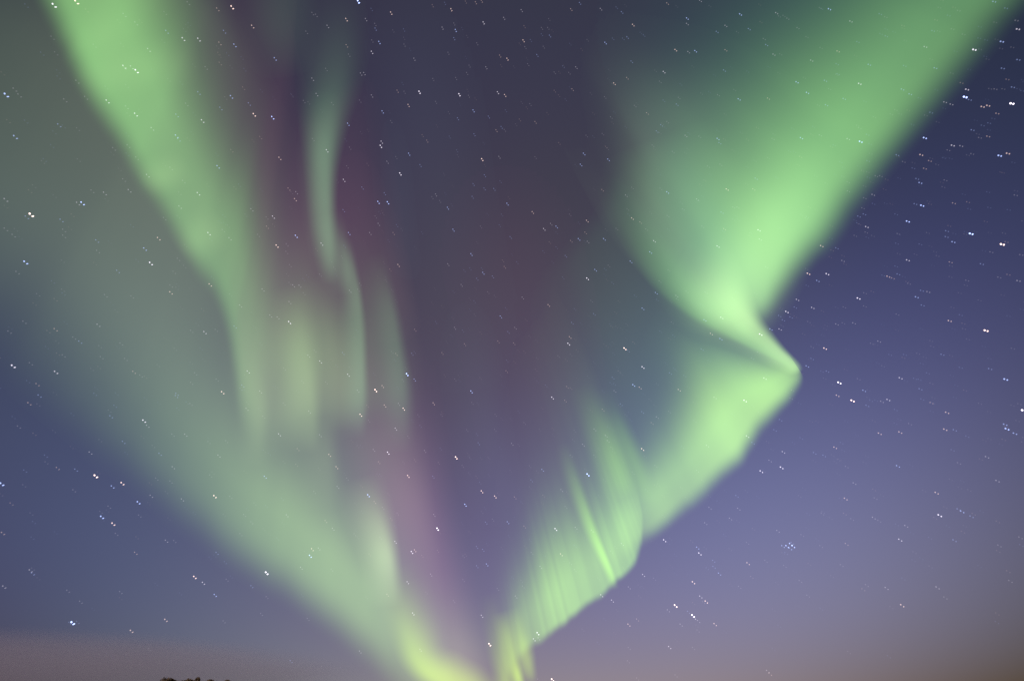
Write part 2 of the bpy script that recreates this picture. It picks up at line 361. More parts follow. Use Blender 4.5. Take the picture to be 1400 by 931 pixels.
# stars as they stand over the camera: (brightness class, tint): positions in the sky
STARS = {
    (5, 'w'): '363.3,781.9 597.4,721.8 946.1,840.2 1145.9,522.6 1381.7,141.7 1397.5,560.6',
    (5, 'b'): '97.6,850 489,1.3 555.8,510.8 802.7,647.8 1317.9,132.7 1325.9,319.4',
    (5, 'r'): '40.6,292.3 129.2,649.5 512.7,532.6 622.9,624.5 668.5,879.5 754.3,927.8 853.2,475.8 922.3,826.7 1163.9,547.1 1346.2,451.6 1368.5,333.9',
    (4, 'w'): '16,499.3 71.9,5.8 185,95.9 195.3,574.2 204.6,358.9 394.6,439.6 519.8,199 529.8,618 546.5,236.8 562.3,753.6 572.8,125.2 627.4,128.7 734.3,864.5 754.3,542.9 758.8,722.3 776.4,469.3 802.2,380.2 877.8,501.3 907.3,737.6 955.4,755.6 1017.2,547.1 1038.5,456.6 1039.3,643.5 1067,638.3 1074.3,425.8 1129.6,374.2 1172.2,407.5 1282.8,703.5 1330.4,68.1',
    (4, 'b'): '0.5,660.3 6.3,128.4 33,357.4 110.9,276.6 137.7,705.5 187.8,685.6 371.5,159.7 403.8,321.9 423.1,758.8 502.7,676.1 516.5,275.6 529.5,276.1 635.4,689.1 643.7,534.4 865.2,525.8 1074.5,745.6 1079.5,742.6 1082.8,745.6 1175.2,193.5 1239.5,302.4 1259.1,280.8 1262.8,188.5 1365,212.8 1373,518.1 1374.7,585.7',
    (4, 'r'): '102.7,1.3 153.2,714.8 165.7,659.5 264.9,787.6 292.4,677.3 303,535.4 316,8.8 346.3,155.7 377.5,335.2 492.2,566.2 551.1,557.9 557.3,649.8 658,670.8 658.5,217.3 676.2,677.8 877.3,613.2 946.6,794.9 964.1,821.2 1103.8,373.7 1126.4,475.8',
    (3, 'w'): '74.6,507.6 145.2,137.2 168,89.9 184,155.2 249.1,52.1 269.7,263.5 270.4,52.8 275.4,164.2 276.7,795.6 278.7,453.3 284.2,318.1 338,507.1 372.5,295.6 380.8,592.9 437.1,493.5 438.9,332.6 446.1,205.1 469.4,245.5 475.2,511.6 507.7,70.6 521,193.3 539.8,739.8 540.3,585.2 556.6,794.9 564.1,837.5 658,840.7 660.5,30.5 680,125.9 729.3,872.8 743.1,312.6 821.4,812.7 836,819.9 878.5,784.9 893.5,329.1 906.8,98.1 914.1,883.3 947.9,843.2 956.6,814.4 980.4,336.4 985.4,433.8 1020.5,595.7 1036.3,314.4 1044.3,516.6 1065,449.6 1069.5,617.2 1088.8,409.3 1109.6,420.3 1173.9,114.4 1183.5,309.9 1212.7,545.9 1228.8,736.8 1229.5,516.3 1239.5,355.4 1300.9,198.8 1320.4,122.4 1390,40.1',
    (3, 'b'): '18.8,185.8 152.2,664 196.5,339.2 239.9,185 292.9,812.2 296.7,226.8 315,131.2 319.7,60.8 361.3,650.8 375,79.4 475.2,168.8 476.4,318.1 517.8,57.1 522.3,152 558.6,209.8 566.1,518.1 611.6,283.6 619.2,313.6 622.4,40.8 643.7,346.9 646.7,150.7 660,372.5 665,770.6 683.8,432 693,278.1 693.5,713 740.8,641.5 760.1,309.4 790.6,326.4 793.4,224.8 797.6,209.8 813.2,368.5 825.2,326.4 826.9,58.3 830.9,217.8 861.5,357.2 877.8,421.3 888.3,344.4 896,400 911.6,262.5 938.6,25 949.9,69.6 952.4,747.6 962.4,437.1 980.4,189.5 982.2,783.1 984.2,462.8 1009.2,135.5 1011.2,19.5 1052.5,449.6 1068.8,745.6 1078.8,748.6 1088.3,112.2 1094.3,188.5 1102.1,500.1 1102.6,126.7 1116.6,383.5 1132.6,12.5 1179.7,533.4 1225.8,636.3 1251.6,405.8 1256.6,249.8 1301.6,330.6 1313.4,698.3 1368,57.1 1372.2,579.7 1385.5,591.9',
    (3, 'r'): '178.3,861.2 215.3,324.9 225.3,846.2 232.1,399 285.9,388.2 344,35.1 381.3,215.3 402.6,271.8 425.9,749.8 449.6,621 459.4,637.8 472.7,25.8 522.3,527.1 525.3,553.6 534,17 544,361.7 557.8,143.2 566.6,751.3 592.1,550.6 616.4,12.5 689.8,129.7 693,80.1 715,55.1 727.5,289.6 749.3,416.5 766.3,756.8 778.4,460.3 801.9,301.4 839,113.9 858.5,852.7 863.5,298.1 864.7,33.8 874,529.3 922.8,68.1 927.3,532.4 971.2,455.8 976.2,852 992.9,258.5 1021.2,768.9 1121.9,335.9 1140.1,611 1143.4,540.1 1154.4,680.8 1201,591.9 1212.7,377.7 1229,590.2 1231.5,826.2 1257.8,211.6 1278.6,672.8 1290.4,586.4 1292.9,563.4 1296.6,438.3 1341.7,146 1349.2,144.5 1376.2,209.8',
    (2, 'w'): '3.8,800.7 5.8,271.8 40.1,778.6 104.7,276.8 121.9,617.7 132.7,443.3 141.5,263 175.3,259.5 178.3,90.6 200.3,238.8 200.3,581.2 201.8,66.9 205.3,676.8 206.6,174.8 226.1,738.1 235.4,637.8 244.6,281.8 247.9,681.8 252.4,593.4 297.9,622 313,325.1 327.5,417 336.3,558.1 343,285.6 355,534.4 358.3,395.2 368.8,430.8 378.8,433.3 391.3,703.5 395.1,412.3 400.1,389.5 404.3,262.3 408.8,390 410.8,775.1 420.9,485.5 422.1,561.9 426.4,107.2 432.1,128.2 435.1,748.8 436.9,594.2 447.1,35.1 454.4,721.8 460.9,664.8 477.7,397 488.5,533.4 491.5,889.5 492.7,100.2 497.2,99.6 499.5,25.8 505.2,318.1 507.7,130.2 510.2,614.2 517,305.6 529,220.8 544.5,551.4 565.8,80.1 574.1,887 580.3,615.7 588.6,784.4 592.9,703 595.4,265.5 604.4,37.6 612.1,360.7 621.2,447.6 630.4,389 664.2,91.9 682,214.1 688.5,24.3 699.3,606 703.8,447.6 704.5,814.4 712.5,13.8 713.8,406.3 735.6,871.5 738.3,773.9 752.6,305.6 766.9,669.1 786.4,720.5 787.1,91.9 796.4,607.2 802.9,330.1 808.4,724.3 812.2,586.4 820.7,12 827.7,595.2 830.2,602.2 839.5,533.9 849.5,742.6 855.2,266.8 859,801.9 897.3,569.7 912.3,833.2 924.1,404 929.8,852.7 936.6,185.3 938.6,32.5 940.4,70.9 952.4,272.3 953.6,847.7 956.6,0.8 963.4,714.3 965.9,608.5 969.2,693.3 976.2,542.9 991.2,35.1 997.2,708 1008.5,694.6 1038,326.9 1048,915.8 1051.3,629 1056.8,74.4 1060.5,17.8 1062,724.8 1108.3,82.6 1142.6,442.8 1150.9,356.2 1158.2,189.8 1161.9,29.3 1165.9,441.3 1166.4,659.8 1192.2,266 1192.7,706.8 1200.2,466.3 1204,548.4 1210.2,802.7 1237,718 1263.6,64.1 1267.3,398.7 1279.8,801.9 1290.4,139.7 1299.1,142.7 1312.4,199.5 1347.4,624 1361.7,656.5 1390.5,383.7',
    (2, 'b'): '34.6,295.6 43.1,782.6 52.1,539.9 78.9,169.8 82.1,299.9 102.2,641 107.7,466.3 130.9,328.1 150.2,568.2 159.5,369.7 167.3,603.2 217.3,619.5 226.6,42.1 239.6,540.6 240.4,156.5 240.4,537.6 242.9,189.8 270.4,125.9 295.4,754.8 300.5,147 305.5,42.1 320,445.8 330.5,526.3 339.5,141 343,800.2 396.8,902.6 468.2,482 468.9,286.8 494.7,256 512.7,38.8 525.3,263.8 562.8,483 574.1,225.3 591.6,650.8 620.4,52.1 625.4,161.5 645.4,268.8 646.7,251.3 647.9,183.3 651.2,746.8 651.5,773.1 651.7,380.7 653.7,605.2 659.7,750.6 661.7,257.3 662.2,239.3 663.7,713.5 667.5,159.2 673,377.5 675,258 685,173.3 694.3,453.3 697.3,323.6 725.8,655.8 733.8,75.1 751.1,48.6 772.6,349.4 781.4,440.8 792.1,4 811.4,428.8 837,515.8 848.2,552.1 849.5,16.5 857,50.8 857.7,478.8 862.7,83.9 877.3,562.6 897.3,179.3 903.3,170.8 915.3,509.6 924.6,142.7 939.9,835.2 958.6,477 974.2,765.6 974.7,773.9 979.2,43.3 982.9,195.3 985.9,290.1 989.2,96.1 1006,677.1 1023,39.6 1028,604.7 1032.5,243.8 1046.8,61.3 1058,587.2 1064.5,431.3 1065.5,573.4 1069.5,437.1 1080,433.3 1081.5,741.1 1085.8,419.8 1108.8,490 1112.1,618.5 1125.1,622 1127.1,110.2 1128.4,143.5 1129.6,507.1 1142.6,338.9 1152.7,135 1172.7,295.6 1180.2,292.6 1184,553.9 1187,88.4 1225.3,211.8 1226.5,374.5 1232.3,122.2 1242.8,128.7 1249.8,278.6 1252.3,244.3 1256.6,531.3 1258.6,397 1259.6,417 1277.3,93.1 1286.6,484.3 1292.4,323.6 1292.9,315.6 1302.9,737.6 1303.4,587.2 1308.6,695.3 1324.2,136.5 1326.2,705 1327.9,177.8 1340.4,360.7 1351.7,503.8 1357.5,2.5 1369.2,93.6 1383,119.4 1390.5,81.9',
    (2, 'r'): '2,727.5 38.1,550.4 49.3,524.3 74.1,449.3 77.1,638.8 181.5,507.6 184,754.6 296.2,11.5 299.2,58.1 364.3,309.4 393.8,257.3 406.3,613.2 444.4,711.3 473.2,61.6 511.5,685.3 517.3,631 529,811.9 537.3,318.1 541,483.3 542.8,123.7 566.8,450.3 583.4,192 604.1,482 634.9,470 649.9,3 658,0.8 678,177.8 680.5,466.3 683,75.9 689.3,364.4 691.8,506.8 702,468.8 703.3,679.1 716.3,718.8 731.3,166.5 771.9,547.1 774.6,528.3 780.1,12.5 780.1,328.9 781.9,121.9 799.6,317.6 822.7,259.3 823.4,559.4 856.7,106.4 870.3,845.7 874.8,303.6 884,154.5 890.3,577.7 911.6,4.5 989.2,312.6 991.2,68.4 1029.2,258.5 1049.3,134.5 1051.3,919.6 1144.4,70.1 1155.7,742.6 1219,380 1262.8,230.3 1269.6,219.8 1271.6,550.1 1297.9,358.2 1302.4,277.6 1349.2,186.5 1361.7,155.2',
    (1, 'w'): '5.8,312.1 10.8,452.6 16.5,320.6 18,120.9 21.8,371.2 23.8,582.2 24.5,128.9 31.3,439.1 40.1,495.8 85.1,485 85.6,313.6 85.6,321.6 87.1,135.7 91.4,806.4 99.4,460.8 99.6,669.3 103.7,110.2 108.9,821.4 115.7,132.2 124.4,260 132.2,342.4 137.2,487.5 142.7,402.8 147.7,691.6 154,202.1 157.7,728.8 163.5,808.2 164,468.8 167.8,244.8 168.3,19 170.3,490 171.5,145.2 173.8,198.3 179,404.5 184.3,30.5 185.5,214.8 189.5,703.8 191,512.6 202.8,886.3 212.8,653.3 223.3,297.6 232.3,228.8 232.3,389.7 232.3,657.3 234.9,593.2 236.6,371 237.4,738.6 242.4,353.2 249.6,246.8 253.6,141.5 255.9,3 259.6,551.4 260.4,451.6 260.4,522.6 265.9,509.6 280.4,91.6 284.2,603.5 286.7,649 294.2,450.3 295.4,518.1 303.7,313.9 305,848.2 308.5,602.2 309.2,791.4 314.2,678.3 328,729.3 333,703 343,713 352,320.6 356.3,838.2 359.3,568.9 363.8,296.8 363.8,815.2 387.1,550.9 387.6,503.1 390.8,343.9 391.3,333.2 395.1,386.2 395.6,361.9 412.6,520.6 414.6,137.7 414.6,400.3 418.1,43.1 420.1,845 426.4,17.5 427.1,189.8 428.9,671.6 429.6,478.8 431.4,20 436.9,375 445.1,93.9 445.1,522.1 452.7,777.6 453.4,140.7 473.9,227.1 473.9,653.3 476.4,74.4 477.7,201.6 484,729.3 489,395.7 491.5,137.2 491.5,387.5 503.5,574.4 508.2,55.1 512.2,32.5 512.7,295.6 522.8,693.3 534,165.2 535.3,480.5 541,214.3 542.8,701 549.8,518.8 552.3,60.8 552.3,125.2 557.3,595.9 571.1,566.9 590.4,269.3 591.6,107.7 595.4,139 601.1,274.3 602.9,566.4 612.4,71.9 619.9,820.7 620.4,32 621.7,518.1 622.9,106.4 631.7,636 632.9,759.3 632.9,791.9 637.9,99.6 637.9,587.2 640.4,130.7 641.2,89.6 644.9,550.1 651.7,59.1 656.7,309.4 666.7,399 673,709.3 676.2,586.9 676.7,566.4 679.7,803.9 689.3,177.3 714.3,800.7 716.3,577.7 717.5,64.3 721.3,87.6 723.8,636.5 724.3,142.2 726.3,754.8 731.3,214.6 735.1,927.8 740.1,38.1 742.6,63.8 748.8,38.1 757.6,98.9 762.6,486.3 772.6,692.1 777.6,99.4 778.4,293.1 778.9,768.9 780.1,622 785.1,778.1 801.2,185.3 807.7,410.8 811.9,622 823.2,182.8 826.4,132.7 831.4,362.7 834.7,160.2 834.7,753.1 835.2,611 842.2,312.4 857.2,285.6 857.7,902.8 859,884.5 863.5,256.3 867.3,144.5 870.3,926.3 882.8,313.1 891.5,198.5 893.5,790.1 895.3,636 901.1,384.2 901.6,111.4 902.3,257.5 911.6,166.5 912.1,294.8 913.3,369 914.1,562.1 917.8,440.3 919.1,207.3 922.8,922.1 924.8,408.3 927.3,133.5 932.8,285.6 937.9,398.2 946.6,884.5 952.1,642.8 952.9,860.7 955.4,186.5 959.6,309.4 960.4,821.9 964.1,399.5 967.2,227.3 980.9,129.7 984.2,224.8 1001.7,283.1 1007.5,283.1 1009.7,801.2 1020.5,741.1 1027.2,489.5 1035.5,481.3 1043.5,53.1 1045.5,765.6 1046.8,364.9 1055.5,189.5 1071.3,772.6 1075.8,25.3 1080,543.9 1082,533.1 1089.6,38.3 1092.6,793.1 1095.1,730.5 1103.1,813.2 1104.3,439.6 1108.8,473.8 1120.1,184.8 1120.9,745.6 1122.6,701.3 1148.9,771.4 1151.4,441.3 1152.7,419.5 1155.9,637.3 1158.4,261 1163.2,708.8 1167.7,321.9 1172.2,517.6 1178.2,284.3 1180.7,270.6 1180.7,418.3 1180.9,400.3 1182.7,317.4 1183.2,798.7 1190.2,469.3 1195.2,680.3 1196.5,240.5 1200.2,711 1202.7,240.5 1225.3,429.5 1226.5,319.4 1234,221.1 1241,387.5 1242.3,578.9 1290.4,815.7 1290.9,246.3 1294.9,205.3 1309.1,632.3 1320.4,383.2 1327.4,210.3 1337.9,188.3 1353.5,344.4 1359.2,121.9 1364.2,379 1364.2,744.8 1379.2,793.1 1386.8,266.8 1388,28.3 1393,733.8 1394.3,348.2',
    (1, 'b'): '32.5,642.3 60.8,622 93.9,850.2 104.7,849 128.2,537.6 155.7,553.9 306.7,767.4 328,530.6 470.2,335.7 507.2,12 542,307.4 551.6,40.1 566.1,480.5 574.1,581.4 595.4,439.6 601.6,612.2 607.9,3.8 614.1,186.5 624.2,205.3 632.2,451.3 634.2,369 642.2,366.5 647.9,411.3 651.2,592.7 655.5,659 658,366.2 682.5,307.6 683.5,247.5 685.5,293.1 691,150.7 691,420.8 692.5,492.5 706.3,358.2 725,54.6 740.1,46.8 742.1,343.2 745.6,526.3 760.1,337.7 768.9,379 769.4,90.6 785.1,422 826.4,367.2 834,523.3 836.5,386.2 837.2,52.6 839,524.3 842.2,10 851.2,52.6 867.3,403.8 879.5,48.1 897.3,409.5 902.1,452.6 906.6,137.2 919.8,458.3 934.9,513.1 965.4,775.6 1073,755.1 1093.8,598.2 1102.1,390 1122.1,507.1 1143.1,87.6 1144.4,101.2 1148.9,604.7 1171.4,57.3 1171.4,304.9 1184.7,184 1185.2,219.8 1189,547.1 1192.7,278.3 1202,19.3 1205.7,376.2 1210.2,49.6 1215.2,484.5 1222.8,559.6 1223.5,292.6 1223.5,363.7 1224.5,332.6 1235.3,90.1 1235.3,484.5 1247,229.8 1249,517.1 1255.3,518.3 1256.6,333.7 1259.1,545.1 1266.6,509.6 1271.6,153.7 1274.1,42.3 1300.4,614.5 1311.6,430.3 1311.6,502.1 1320.4,595.9 1341.7,171.5 1350.5,168.3 1373.7,11.5',
    (1, 'r'): '13.8,687.3 299.7,85.6 315.5,204.8 331.7,119.4 355,187 404.3,634.5 501.5,553.9 504.5,756.8 532.8,368.2 534,708 566.6,628.2 576.6,758.8 577.1,184.5 590.9,7 597.9,751.8 599.1,632 636.2,2 686.8,355.7 710,163.2 716.3,35.8 742.1,676.6 750.8,330.6 757.6,123.9 763.8,195.3 779.6,530.1 827.7,200.3 845.2,507.1 865.2,467.5 1026.2,787.6 1093.1,214.1 1153.2,701.3 1178.4,804.4 1312.9,113.4 1321.7,276.1 1374.2,330.6 1375.5,108.7 1376.7,375.2',
}
# ---------------------------------------------------------------- night sky
world = bpy.data.worlds.new('World')
scene.world = world
world.use_nodes = True
wt = world.node_tree
for n in list(wt.nodes):
    wt.nodes.remove(n)
w_out = wt.nodes.new('ShaderNodeOutputWorld')
w_bg = wt.nodes.new('ShaderNodeBackground')
w_tc = wt.nodes.new('ShaderNodeTexCoord')
w_sep = wt.nodes.new('ShaderNodeSeparateXYZ')
wt.links.new(w_tc.outputs['Generated'], w_sep.inputs[0])
def wmath(op, a, b=None):
    n = wt.nodes.new('ShaderNodeMath'); n.operation = op
    for i, v in enumerate((a, b)):
        if v is None: continue
        if isinstance(v, (int, float)): n.inputs[i].default_value = v
        else: wt.links.new(v, n.inputs[i])
    return n.outputs[0]
def wvec(op, a, b):
    n = wt.nodes.new('ShaderNodeVectorMath'); n.operation = op
    for i, v in enumerate((a, b)):
        if isinstance(v, tuple): n.inputs[i].default_value = v
        else: wt.links.new(v, n.inputs[i])
    return n
horizon = wmath('EXPONENT', wmath('MULTIPLY', wmath('MAXIMUM', w_sep.outputs[2], 0.0), -10.0))
total = None
def add_glow(fac, rgb):
    global total
    n = wt.nodes.new('ShaderNodeVectorMath'); n.operation = 'SCALE'
    n.inputs[0].default_value = rgb
    wt.links.new(fac, n.inputs['Scale'])
    total = n.outputs[0] if total is None else wvec('ADD', total, n.outputs[0]).outputs[0]
def lobe(x, y, k):
    d = unit(px_dir(x, y))
    dot = wvec('DOT_PRODUCT', w_tc.outputs['Generated'], (float(d[0]), float(d[1]), float(d[2]))).outputs['Value']
    return wmath('EXPONENT', wmath('MULTIPLY', wmath('SUBTRACT', dot, 1.0), k))
for (lx, ly, k), rgb in zip(SKY_LOBES, SKY_RGB[1:1+len(SKY_LOBES)]):
    if max(map(abs, rgb)) > 5e-4: add_glow(lobe(lx, ly, k), rgb)
for (lx, ly, k), rgb in zip(SKY_HORIZON, SKY_RGB[1+len(SKY_LOBES):]):
    if max(map(abs, rgb)) > 5e-4: add_glow(wmath('MULTIPLY', horizon, lobe(lx, ly, k)), rgb)
# moonlight scattered by the air: the day-sky model turned down to moonlight
w_sky = wt.nodes.new('ShaderNodeTexSky')
w_sky.sky_type = 'NISHITA'
w_sky.sun_disc = False
w_sky.sun_elevation = MOON_EL
w_sky.sun_rotation = MOON_AZ
n_air = wt.nodes.new('ShaderNodeVectorMath'); n_air.operation = 'SCALE'
n_air.inputs['Scale'].default_value = 0.002
wt.links.new(w_sky.outputs[0], n_air.inputs[0])
total = wvec('ADD', total, n_air.outputs[0]).outputs[0]
total = wvec('ADD', total, tuple(SKY_RGB[0])).outputs[0]
wt.links.new(wvec('MAXIMUM', total, (0.012, 0.012, 0.018)).outputs[0], w_bg.inputs['Color'])
w_bg.inputs['Strength'].default_value = 1.0
wt.links.new(w_bg.outputs[0], w_out.inputs['Surface'])

# ---------------------------------------------------------------- small helpers
EARTH = 6.371e6
BORDER = 1.0e5                     # height of the lower border of the curtains, metres
EYE = np.array([0.0, 0.0, CAM_Z])

def tag(o, label=None, cat=None, group=None, kind=None):
    if label: o['label'] = label
    if cat: o['category'] = cat
    if group: o['group'] = group
    if kind: o['kind'] = kind
    return o

def empty(name, loc):
    o = bpy.data.objects.new(name, None)
    o.location = loc
    COL.objects.link(o)
    return o

def mesh_obj(name, verts, faces, mat, parent=None, loc=(0, 0, 0)):
    me = bpy.data.meshes.new(name)
    me.from_pydata([tuple(map(float, v)) for v in verts], [], faces)
    me.update()
    if mat: me.materials.append(mat)
    o = bpy.data.objects.new(name, me)
    o.location = loc
    COL.objects.link(o)
    if parent: o.parent = parent
    return o

def new_mat(name):
    m = bpy.data.materials.new(name)
    m.use_nodes = True
    for n in list(m.node_tree.nodes):
        m.node_tree.nodes.remove(n)
    return m, m.node_tree

def border_distance(d):
    """distance along unit directions d to the shell 100 km above the curved ground"""
    s = d[..., 2]
    return -EARTH*s + np.sqrt((EARTH*s)**2 + 2*EARTH*BORDER + BORDER**2)

# ---------------------------------------------------------------- aurora
def glow_mat(name, layers):
    """thin lit gas: light is added to whatever is behind it. layers: attribute name -> linear RGB"""
    m, t = new_mat(name)
    out = t.nodes.new('ShaderNodeOutputMaterial')
    em = t.nodes.new('ShaderNodeEmission')
    tr = t.nodes.new('ShaderNodeBsdfTransparent')
    add = t.nodes.new('ShaderNodeAddShader')
    tot = None
    for a, rgb in layers.items():
        at = t.nodes.new('ShaderNodeAttribute'); at.attribute_name = a
        sc = t.nodes.new('ShaderNodeVectorMath'); sc.operation = 'SCALE'
        sc.inputs[0].default_value = rgb
        t.links.new(at.outputs['Fac'], sc.inputs['Scale'])
        if tot is None: tot = sc.outputs[0]
        else:
            ad = t.nodes.new('ShaderNodeVectorMath'); ad.operation = 'ADD'
            t.links.new(tot, ad.inputs[0]); t.links.new(sc.outputs[0], ad.inputs[1]); tot = ad.outputs[0]
    t.links.new(tot, em.inputs['Color'])
    t.links.new(em.outputs[0], add.inputs[0]); t.links.new(tr.outputs[0], add.inputs[1])
    t.links.new(add.outputs[0], out.inputs['Surface'])
    m.cycles.emission_sampling = 'NONE'
    return m

def sheet(name, P, fields, lum, mat, parent):
    """grid of 3-D points P[nu, nv, 3] as one mesh; faces that give off no light are left out"""
    nu, nv = P.shape[:2]
    keep = lum > 0.0022
    f = keep[:-1, :-1] | keep[1:, :-1] | keep[:-1, 1:] | keep[1:, 1:]
    idx = np.arange(nu*nv).reshape(nu, nv)
    quads = np.stack([idx[:-1, :-1], idx[1:, :-1], idx[1:, 1:], idx[:-1, 1:]], -1)[f]
    used = np.unique(quads)
    remap = np.full(nu*nv, -1); remap[used] = np.arange(len(used))
    quads = remap[quads]
    base = np.array(parent.location)
    V = P.reshape(-1, 3)[used] - base
    me = bpy.data.meshes.new(name)
    me.from_pydata(V.tolist(), [], quads.tolist())
    me.update()
    for k, a in fields.items():
        at = me.attributes.new(k, 'FLOAT', 'POINT')
        at.data.foreach_set('value', a.reshape(-1)[used].astype(np.float32))
    for p in me.polygons: p.use_smooth = True
    me.materials.append(mat)
    o = bpy.data.objects.new(name, me)
    COL.objects.link(o)
    o.parent = parent
    return o

def along_field(bx, by, s, L):
    """point reached by going up the field line that stands at sky position (bx, by), s sky units towards the zenith of the field"""
    d = px_dir(bx, by)
    u = unit(d)
    P0 = u*border_distance(u)[..., None]
    z0 = P0 @ FWD
    w = np.clip(s/L[:, None], 0, 0.9)
    h = z0[:, None]*w/((BFIELD @ FWD)*(1-w))
    return EYE + P0[:, None] + h[..., None]*BFIELD

AURORA = {}
for key, label in (
        ('right', 'brightest green aurora curtain, folded into a sharp point on the right side of the sky'),
        ('upper left', 'broad green aurora band slanting down from the upper left corner, finely rayed below'),
        ('lower left', 'pale green aurora band rising leftward from the yellow green hook on the horizon'),
        ('ribbon', 'narrow twisted pale green aurora ribbon between the upper left band and the dark middle'),
        ('magenta', 'magenta and purple aurora fringe along the inner side of the left green bands'),
        ('veil', 'faint grey violet aurora veil hanging in the dark middle between both green curtains')):
    foot = {'right': (1098, 510), 'upper left': (330, 560), 'lower left': (560, 900), 'ribbon': (492, 560), 'magenta': (632, 915), 'veil': (690, 730)}[key]
    d = unit(px_dir(*foot))
    e = empty({'right': 'aurora_curtain', 'ribbon': 'aurora_ribbon', 'magenta': 'aurora_fringe', 'veil': 'aurora_veil'}.get(key, 'aurora_band'), EYE + d*border_distance(d))
    tag(e, label, 'aurora', 'aurora over the horizon')
    AURORA[key] = e

for key, c in CURTAINS.items():
    c = dict(c)
    c['comps'] = {n: [(a,) + tuple(v[1:]) for a, v in zip(AMPS[key+'.'+n], rows)] for n, rows in c['comps'].items()}
    px, py, s, d, base, fl = curtain_grid(c, 300, 90)
    fl = {n: np.maximum(f, 0) for n, f in fl.items()}
    L = np.hypot(ZENITH_PX[0]-base[:, 0], ZENITH_PX[1]-base[:, 1])
    P = along_field(base[:, 0], base[:, 1], s, L)
    lum = sum(fl[n]*max(GLOW[key+'.'+n]) for n in fl)
    layers = {n: GLOW[key+'.'+n] for n in fl if max(GLOW[key+'.'+n]) > 1e-3}
    sheet('fold' if c['thing'] == 'right' else 'curtain', P, {n: fl[n] for n in layers}, lum,
          glow_mat('aurora light '+key, layers), AURORA[c['thing']])

for key, r in RIBBONS.items():
    px, py, Q, f = ribbon_grid(r, 140, 33)
    f = f*AMPS['r.'+key][0]
    tint = 't.'+r['tint']
    if tint == 't.ray' and r['thing'] != 'right': tint = 't.rayL'
    # the centre line follows the field line that stands at its foot; width is at right angles to the line of sight
    d0 = unit(px_dir(*Q[0, :2]))
    P0 = d0*border_distance(d0)
    D = px_dir(Q[:, 0], Q[:, 1])                       # rays of the centre line
    Du = unit(D)
    # closest point on each ray to the field line P0 + t*BFIELD
    b = Du @ BFIELD; w0 = -P0
    dd = Du @ w0; ee = BFIELD @ w0
    tt = (b*ee - dd)/np.maximum(1 - b*b, 1e-4)
    depth = np.maximum(tt, 0.6*np.linalg.norm(P0))*(Du @ FWD)
    DD = px_dir(px, py)
    P = EYE + DD*depth[:, None, None]
    sheet('ray' if r['tint'] in ('ray', 'rayL', 'foot', 'core') else 'streak', P, {'glow': f}, f*max(GLOW[tint]),
          glow_mat('aurora light '+key, {'glow': GLOW[tint]}), AURORA[r['thing']])

# ---------------------------------------------------------------- stars
STAR_SHELL = 6.0e4
def star_mat(name, vertex):
    m, t = new_mat(name)
    out = t.nodes.new('ShaderNodeOutputMaterial')
    em = t.nodes.new('ShaderNodeEmission')
    tr = t.nodes.new('ShaderNodeBsdfTransparent')
    add = t.nodes.new('ShaderNodeAddShader')
    if vertex:
        a = t.nodes.new('ShaderNodeAttribute'); a.attribute_name = 'light'
    else:
        a = t.nodes.new('ShaderNodeObjectInfo')
    t.links.new(a.outputs['Color'], em.inputs['Color'])
    if not vertex: em.inputs['Strength'].default_value = STAR_POWER
    t.links.new(em.outputs[0], add.inputs[0]); t.links.new(tr.outputs[0], add.inputs[1])
    t.links.new(add.outputs[0], out.inputs['Surface'])
    m.cycles.emission_sampling = 'NONE'
    return m
STAR_POWER = 4.0
STAR_MAT = star_mat('starlight', False)
FAINT_MAT = star_mat('faint starlight', True)

def ball():
    t = (1+5**0.5)/2
    v = np.array([(-1,t,0),(1,t,0),(-1,-t,0),(1,-t,0),(0,-1,t),(0,1,t),(0,-1,-t),(0,1,-t),(t,0,-1),(t,0,1),(-t,0,-1),(-t,0,1)], float)
    f = [(0,11,5),(0,5,1),(0,1,7),(0,7,10),(0,10,11),(1,5,9),(5,11,4),(11,10,2),(10,7,6),(7,1,8),(3,9,4),(3,4,2),(3,2,6),(3,6,8),(3,8,9),(4,9,5),(2,4,11),(6,2,10),(8,6,7),(9,8,1)]
    return v/np.linalg.norm(v[0]), f
BALL_V, BALL_F = ball()

def split_offset(x, y):
    """the two points of light of a star, as the picture shows them: offset of the second"""
    gx = np.interp(x, (0, 600, 1400), (0, 1, 2)); gy = np.interp(y, (0, 465, 931), (0, 1, 2))
    DX = np.array([[4.6,1.3,3.7],[4.3,1.7,4.2],[3.4,1.8,4.8]]); DY = np.array([[4.6,2.9,.6],[3.0,2.5,1.0],[2.7,2.6,3.3]])
    i = min(int(gy), 1); j = min(int(gx), 1); a = gy-i; b = gx-j
    bl = lambda M: (M[i,j]*(1-b)+M[i,j+1]*b)*(1-a)+(M[i+1,j]*(1-b)+M[i+1,j+1]*b)*a
    return float(bl(DX)), float(bl(DY))

